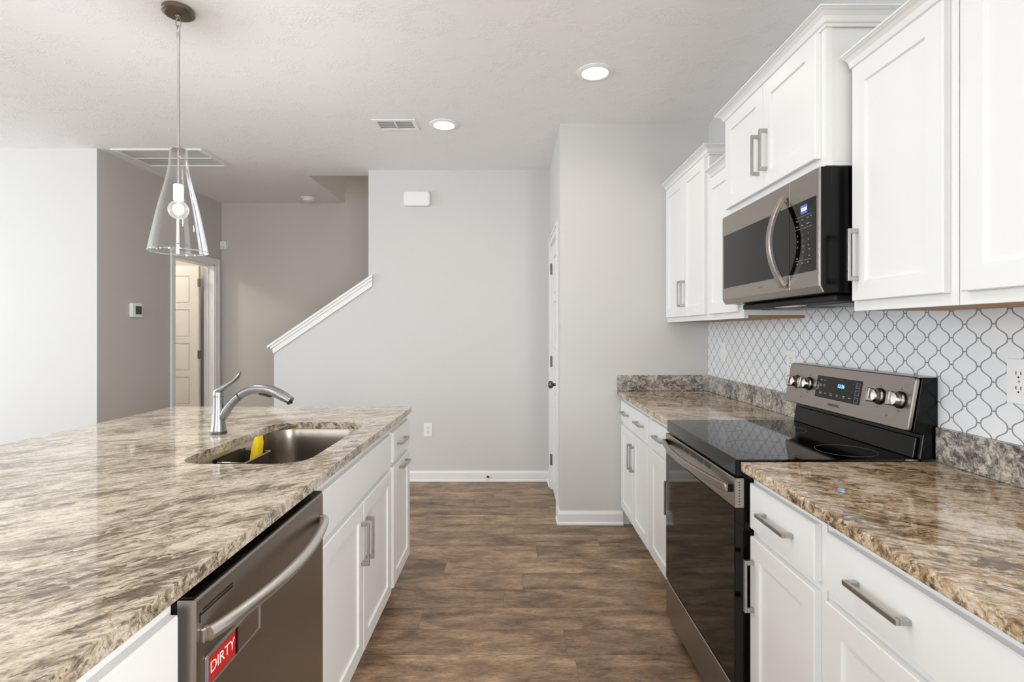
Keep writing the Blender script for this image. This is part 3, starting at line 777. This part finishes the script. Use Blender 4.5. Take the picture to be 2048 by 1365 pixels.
for zc_ in (1.122,1.096,1.070):
    a, b, c_, d_ = 1.908,1.928,hz(zc_-.009),hz(zc_+.009)
    for q in ((a,b,c_,c_+.0007),(a,b,d_-.0007,d_),(a,a+.0007,c_,d_),(b-.0007,b,c_,d_)): m.box(*q,.0012,.0015)
obj('button_outlines', m, m_white_text, rg)
m_knob = brushed('knob_metal', (200,196,190), .22, 2)
ms = []
for yk in (2.326, 2.232, 1.803, 1.706):
    Tk = frame(tuple(PB+pd*hz(1.100)+Vector((0,yk,0))), Y_, tuple(pd), tuple(pn))
    k = obj('knob', MB(Tk).lathe([(.0,.0005),(.0265,.0005),(.0265,.008),(.0235,.011),(.023,.024),(.020,.028),(0,.028)], seg=32, cap0=False, cap1=False), m_knob, rg, smooth=40)
    obj('knob_base', MB(Tk).lathe([(.0,.0002),(.0285,.0002),(.0285,.004),(0,.004)], seg=32, cap0=False, cap1=False), m_black, k)
    obj('knob_grip', MB(Tk).rrect(-.0075,.0075,-.0235,.0235,.005,.026,.044,4,.002), m_knob, k, smooth=30)
    obj('knob_marker', MB(Tk).box(-.0010,.0010,.010,.0225,.0438,.0444), m_black, k)
    for dz, s in ((.041,'o'),(.034,'OFF'),(-.036,'MED')): ms.append(text_mb(s, .0062, TT(yk,1.100+dz,.0006), .0002))
    for a in range(5):
        t = math.radians(-60-a*30); ms.append(text_mb('.', .012, TT(yk-.033*math.cos(t),1.100+.033*math.sin(t),.0006), .0002))
for yk in (2.275, 1.755): ms.append(text_mb('HOT', .0055, TT(yk,1.040,.0006), .0002)); ms.append(text_mb('.', .03, TT(yk,1.052,.0006), .0002))
for q in ms: obj('panel_print', q, m_grey_text, rg)

# ------------------------------------------------------------------ microwave
mw = thing('microwave', 'over-the-range stainless microwave with black glass and bowed handle', 'microwave', (.96, 2.02, 1.43))
XMW = .956; MY0, MY1 = 1.6475, 2.4075
m = prof_y([(.996,1.444),(XW-.0085,1.436),(XW-.0085,1.8385),(.996,1.8385)], MY0+.002, MY1-.002); obj('body', m, m_black, mw, bevel=.002)
fp = [(XMW,1.465),(XMW+.012,1.444),(XMW+.018,1.4435),(XMW+.007,1.467),(XMW+.007,1.837),(XMW,1.837)]
obj('door_core', prof_y([(XMW+.0072,1.467),(XMW+.018,1.4437),(.9955,1.4437),(.9955,1.8375),(XMW+.0072,1.8375)], MY0+.001, MY1-.001), m_black, mw)
YS = 1.822
obj('door_front', prof_y(fp, YS+.0008, MY1), m_ss, mw, bevel=.0015)
obj('control_front', prof_y(fp, MY0, YS-.0008), m_ss, mw, bevel=.0015)
T = faceL(XMW)
obj('window', MB(T).box(YS+.0015,2.388,1.515,1.751,-.002,.0012), m_blackgl, mw)['label'] = 'dark glass door window'
obj('keypad', MB(T).box(1.664,YS-.0015,1.515,1.751,-.002,.0012), m_blackgl, mw)['label'] = 'black glass touch keypad'
obj('window_edge', MB(T).box(2.388,2.3905,1.513,1.753,-.002,.0016), m_ss, mw)
m = MB(T); pts = []
for i in range(25):
    t = i/24; z = 1.478+(1.790-1.478)*t; pts.append((1.852,z,.006+.050*math.sin(PI*t)**.85))
m.bar(pts, .027, .016, (1,0,0)); obj('handle', m, m_ss, mw, smooth=50, bevel=.003)
for z in (1.486, 1.782): obj('handle_mount', MB(T).box(1.844,1.860,z-.008,z+.008,-.0005,.008), m_ss, mw)
def TM(y, z, off=.0014): return frame((XMW-off, y, z), (0,-1,0), Z_, (-1,0,0))
obj('clock_window', MB(T).box(1.712,1.750,1.709,1.737,.0012,.0016), m_led_bg, mw)
obj('clock_digits', text_mb('12:26', .0155, TM(1.731,1.723,.0019)), emis('microwave_digits', (215,225,255), 3), mw)['label'] = 'glowing 12:26'
ms = []
rows = ['123','456','789',' 0 ']
for r_, row in enumerate(rows):
    for c_, ch in enumerate(row):
        if ch != ' ': ms.append(text_mb(ch, .0085, TM(1.768-c_*.031,1.640-r_*.019,.0015), .0002))
for (yy, zz, s) in ((1.772,1.690,'Auto'),(1.741,1.690,'Cook'),(1.708,1.692,'Melt'),(1.690,1.694,'Soft'),(1.772,1.672,'Power'),(1.741,1.672,'Timer'),(1.708,1.673,'Defrost'),(1.700,1.588,'More'),(1.700,1.568,'Less'),(1.772,1.565,'Vent'),(1.741,1.547,'Light'),(1.708,1.547,'Start'),(1.772,1.547,'Stop')):
    ms.append(text_mb(s, .0052, TM(yy,zz,.0015), .0002))
m = MB(T); m.box(1.688,1.785,1.7018,1.7023,.0012,.0015); m.box(1.688,1.785,1.6610,1.6615,.0012,.0015); m.box(1.688,1.785,1.5560,1.5565,.0012,.0015)
obj('keypad_legends', merge(ms+[m]), m_white_text, mw)
obj('brand_lettering', text_mb('SAMSUNG', .0105, TM(2.037,1.491,.0003)), plain('etched_print', (140,134,128), .5), mw)
m = MB(); m.box(1.03,1.30,MY0+.04,MY1-.04,1.418,1.441); obj('vent_base', m, m_blackm, mw, bevel=.006)
for (a,b) in ((MY0+.07,MY0+.33),(MY1-.33,MY1-.07)):
    g = MB(); g.box(1.10,1.27,a,b,1.4150,1.4178); obj('grease_filter', g, brushed('filter_mesh', (120,118,116), .45, 0), mw)
obj('lamp_cover', MB().box(1.045,1.085,1.95,2.10,1.4155,1.4178), m_plastic, mw)

# ------------------------------------------------------------------ pendant
def pendant(PX, PY, label, E):
    pn_ = thing('pendant_lamp', label, 'lamp', (PX, PY, 2.74))
    obj('canopy', MB().lathe([(.0,H-.0005),(.060,H-.0005),(.0645,H-.006),(.0645,H-.020),(.061,H-.024),(.057,H-.025),(.052,H-.029),(.012,H-.031),(.010,H-.040),(0,H-.040)], (PX,PY), 48, False, False), m_bronze, pn_, smooth=35)
    m = MB(); m.tube([(PX+.011*math.cos(t), PY, H-.060+.022*math.sin(t)) for t in [2*PI*i/20 for i in range(21)]], .0022, 8, side=(0,1,0))
    m.tube([(PX, PY+.009*math.cos(t), H-.092+.016*math.sin(t)) for t in [2*PI*i/20 for i in range(21)]], .0022, 8, side=(1,0,0))
    obj('chain_link', m, m_nickel, pn_, smooth=True)
    obj('stem', MB().lathe([(.0,2.640),(.007,2.640),(.007,2.612),(.0052,2.608),(.0052,2.142),(.009,2.138),(.009,2.128),(.004,2.124),(.004,1.965),(0,1.965)], (PX,PY), 18, False, False), m_nickel, pn_, smooth=35)
    obj('shade_cap', MB().lathe([(.0,2.128),(.030,2.126),(.032,2.122),(.030,2.119),(0,2.118)], (PX,PY), 32, False, False), m_nickel, pn_, smooth=35)
    obj('socket', MB().lathe([(.0,1.968),(.018,1.968),(.0198,1.964),(.0198,1.905),(.0185,1.901),(0,1.901)], (PX,PY), 28, False, False), plain('white_socket', (232,228,222), .35), pn_, smooth=35)
    sh = [(.037,2.126),(.0395,2.119),(.0405,2.100),(.042,2.075),(.046,2.045),(.0535,2.005),(.064,1.962),(.0765,1.920),(.0875,1.880),(.0985,1.835),(.109,1.790),(.119,1.745),(.1275,1.705),(.1335,1.674)]
    def cr(P, k=4):
        out = []
        for i in range(len(P)-1):
            p0, p1, p2, p3 = P[max(i-1,0)], P[i], P[i+1], P[min(i+2,len(P)-1)]
            for j in range(k):
                t = j/k
                out.append(tuple(.5*((2*p1[a])+(-p0[a]+p2[a])*t+(2*p0[a]-5*p1[a]+4*p2[a]-p3[a])*t*t+(-p0[a]+3*p1[a]-3*p2[a]+p3[a])*t**3) for a in (0,1)))
        return out+[P[-1]]
    s2 = [(r*.868, z) for r, z in cr(sh)]; prof = s2 + [(.1147,1.6725)] + [(r-.0024, z) for r, z in reversed(s2)]
    obj('glass_shade', MB().lathe(prof, (PX,PY), 96, False, False), m_glass, pn_, smooth=60)['label'] = 'clear glass bell shade'
    bm_ = MB(); BZ, BR = 1.857, .041
    bp = [(.0130,1.903),(.0130,1.897)] + [(BR*math.sin(a), BZ+BR*math.cos(a)) for a in [math.radians(20+i*8) for i in range(21)]] 
    bm_.lathe([(.0,1.903)]+bp[:-1]+[(0.0,BZ-BR)], (PX,PY), 40, False, False)
    m_bulb = thin_glass('lit_bulb_glass', .5, .97, .22)
    obj('shade_rim', MB().lathe([(.1138,1.6748),(.1138,1.6702),(.1166,1.6702),(.1166,1.6748),(.1138,1.6748)], (PX,PY), 96, False, False), m_rim, pn_, smooth=True)
    obj('bulb', bm_, m_bulb, pn_, smooth=60)['label'] = 'lit clear globe bulb'
    fl = MB(); fl.lathe([(.0,1.893),(.003,1.892),(.004,1.875),(.0045,1.858),(.004,1.842),(0,1.838)], (PX,PY), 16, False, False); obj('filament', fl, m_bulb_fil, pn_, smooth=True)
    lamp('pendant_bulb_light', (PX, PY, 1.857), E, .022)
pendant(-1.474, 2.324, 'nickel pendant lamp with a clear glass bell shade over the far end of the island', (1.55,1.62,1.7))
pendant(-1.474, .95, 'added, unseen nickel pendant lamp with a clear glass bell shade over the near end of the island', (.85,.88,.9))  # out-of-view pendant added for its fill light

# ------------------------------------------------------------------ recessed lights
def downlight(x, y, power, label, lens=True):
    if lens:
        r = thing('recessed_light', label, 'ceiling light', (x, y, H), 'recessed ceiling lights')
        obj('trim_ring', MB().lathe([(.100,H-.0003),(.100,H-.004),(.090,H-.009),(.072,H-.010),(.068,H-.006),(.068,H-.0003)], (x,y), 48, False, False), m_plastic, r, smooth=40)
        obj('lens', MB().lathe([(.0675,H-.001),(.0675,H-.005),(.0,H-.0062)], (x,y), 40, True, False), m_lens, r, smooth=40)
    area('downlight', (x,y,H-.018), (0,0,-1), .13, .13, power, WARM, math.radians(150), 'DISK')
downlight(.449, 2.890, 1.7, 'round lit recessed light in the ceiling nearer the camera, by the wall cabinets')
downlight(-.474, 3.623, .8, 'round lit recessed light in the ceiling beside the small vent')
downlight(-.2, 1.35, 5.0, '', False)

# ------------------------------------------------------------------ vents
v1 = thing('ceiling_vent', 'small white louvred supply vent beside a recessed light', 'vent', (-.8, 3.62, H))
T = faceD(H)
def gframe(m, a,b,c,d,w,n0,n1):
    m.box(a,b,c,c+w,n0,n1); m.box(a,b,d-w,d,n0,n1); m.box(a,a+w,c+w,d-w,n0,n1); m.box(b-w,b,c+w,d-w,n0,n1); return m
m = gframe(MB(T), -.950,-.655,3.532,3.722,.030,0.0003,.006); m.box(-.808,-.797,3.562,3.692,.0003,.006)
obj('frame', m, m_plastic, v1, bevel=.002)
obj('duct_shade', MB(T).box(-.92,-.685,3.562,3.692,.0002,.0008), m_slot, v1)  # flat dark sheet stands in for the shade behind the louvres
for k in range(7):
    y = 3.570+k*.0185
    for (a,b) in ((-.920,-.808),(-.797,-.685)):
        s = MB(T); s.prism([(a,y),(b,y),(b,y+.0065),(a,y+.0065)], .0010, .0020); obj('louvre', s, m_plastic, v1)
v2 = thing('return_air_grille', 'large white return air grille in the hall ceiling', 'vent', (-2.78, 4.3, H))
m = gframe(MB(T), -3.135,-2.425,4.100,4.545,.038,0.0003,.010); m.box(-3.10,-2.46,4.312,4.326,.0003,.008)
obj('frame', m, m_plastic, v2, bevel=.003)
obj('duct_shade', MB(T).box(-3.097,-2.463,4.138,4.507,.0002,.0009), plain('grille_shadow', (120,116,112), .8), v2)  # flat grey sheet, the shaded grille interior put into its colour
for k in range(24):
    y = 4.142+k*.0153
    if abs(y-4.316) < .012: continue
    s = MB(T); s.prism([(-3.097,y),(-2.463,y),(-2.463,y+.005),(-3.097,y+.005)], .0011, .0021); obj('louvre', s, m_plastic, v2)

# ------------------------------------------------------------------ small wall things
ch = thing('door_chime', 'white rounded chime box high on the back wall', 'chime box', (-.84, YB, 2.48))
obj('cover', MB(faceF(YB-.0005)).rrect(-.955,-.728,2.418,2.546,.022,0,.048,8,.008), m_plastic, ch, smooth=40)
def outlet(T, u, v, label, group='wall outlets', kind='outlet'):
    o = thing('wall_outlet' if kind == 'outlet' else 'light_switch', label, kind, tuple(T @ Vector((u,v,0))), group)
    p = obj('cover_plate', MB(T).rrect(u-.037,u+.037,v-.06,v+.06,.004,0.0004,.006,4,.002), m_plastic, o, smooth=30)
    if kind == 'outlet':
        for s in (-1,1):
            c = v+s*.0195
            r = obj('receptacle', MB(T).rrect(u-.017,u+.017,c-.0145,c+.0145,.0125,.006,.008,6), m_plastic, o)
            m = MB(T); m.box(u-.0078,u-.0055,c-.002,c+.007,.008,.0083); m.box(u+.0055,u+.0078,c-.002,c+.007,.008,.0083); m.rrect(u-.0025,u+.0025,c-.0105,c-.0055,.0024,.008,.0083,4)
            obj('slots', m, m_slot, r)
        obj('screw', MB(T).rrect(u-.0028,u+.0028,v-.0028,v+.0028,.0027,.006,.0072,5), m_nickel, o)
    else:
        obj('rocker', MB(T).rrect(u-.016,u+.016,v-.033,v+.033,.003,.006,.009,3,.001), m_plastic, o)
    return o
outlet(faceF(YB), -.748, .453, 'white duplex outlet low on the back wall')
Tw = faceL(XW-.007)
outlet(Tw, 1.385, 1.19, 'white duplex outlet on the tile at the right edge of the photo')
outlet(Tw, 2.525, 1.17, 'white duplex outlet on the tile just behind the range backguard')
outlet(Tw, 3.345, 1.19, 'white light switch on the tile near the pantry wall corner', None, 'switch')
th = thing('thermostat', 'white square thermostat with a dark screen on the hall wall', 'thermostat', (XH, 4.49, 1.5))
T = faceR(XH)
obj('case', MB(T).rrect(4.449,4.569,1.440,1.562,.012,.0005,.026,5,.004), m_plastic, th, smooth=40)
obj('screen', MB(T).box(4.486,4.560,1.466,1.536,.026,.0266), plain('grey_screen', (70,72,72), .15), th)['label'] = 'dark grey screen'
sd = thing('smoke_detector', 'round white smoke detector on the hall ceiling', 'smoke detector', (-2.21, 5.62, H))
obj('base', MB().lathe([(.0,H-.0005),(.074,H-.0005),(.074,H-.010),(.068,H-.014),(0,H-.014)], (-2.18,5.62), 36, False, False), m_plastic, sd, smooth=40)
obj('cover', MB().lathe([(.060,H-.014),(.060,H-.020),(.052,H-.034),(.030,H-.040),(0,H-.041)], (-2.18,5.62), 36, False, False), m_plastic, sd, smooth=40)
mo = thing('motion_sensor', 'small white motion sensor in the hall corner above the door', 'sensor', (-3.19, YH, 2.27))
T = faceF(YH)
obj('case', MB(T).rrect(-3.232,-3.165,2.222,2.318,.012,.0005,.05,5,.008), m_plastic, mo, smooth=40)
obj('sensor_lens', MB(T).rrect(-3.222,-3.175,2.232,2.262,.008,.05,.054,4,.003), plain('frosted_lens', (225,225,222), .2), mo)
ds = thing('door_stop', 'small metal door stop on the back baseboard', 'door stop', (-.22, YB-.013, .045))
T = faceF(YB-.0135)
obj('flange', MB(T).rrect(-.232,-.208,.028,.052,.0118,0,.003,6), m_bronze, ds)
obj('spring', MB(T).tube([(-.22,.040,.003),(-.22,.040,.06)], .005, 12, side=(0,1,0)), m_bronze, ds, smooth=True)
obj('tip', MB(T).tube([(-.22,.040,.06),(-.22,.040,.072)], .0085, 14, side=(0,1,0)), m_plastic, ds, smooth=True)
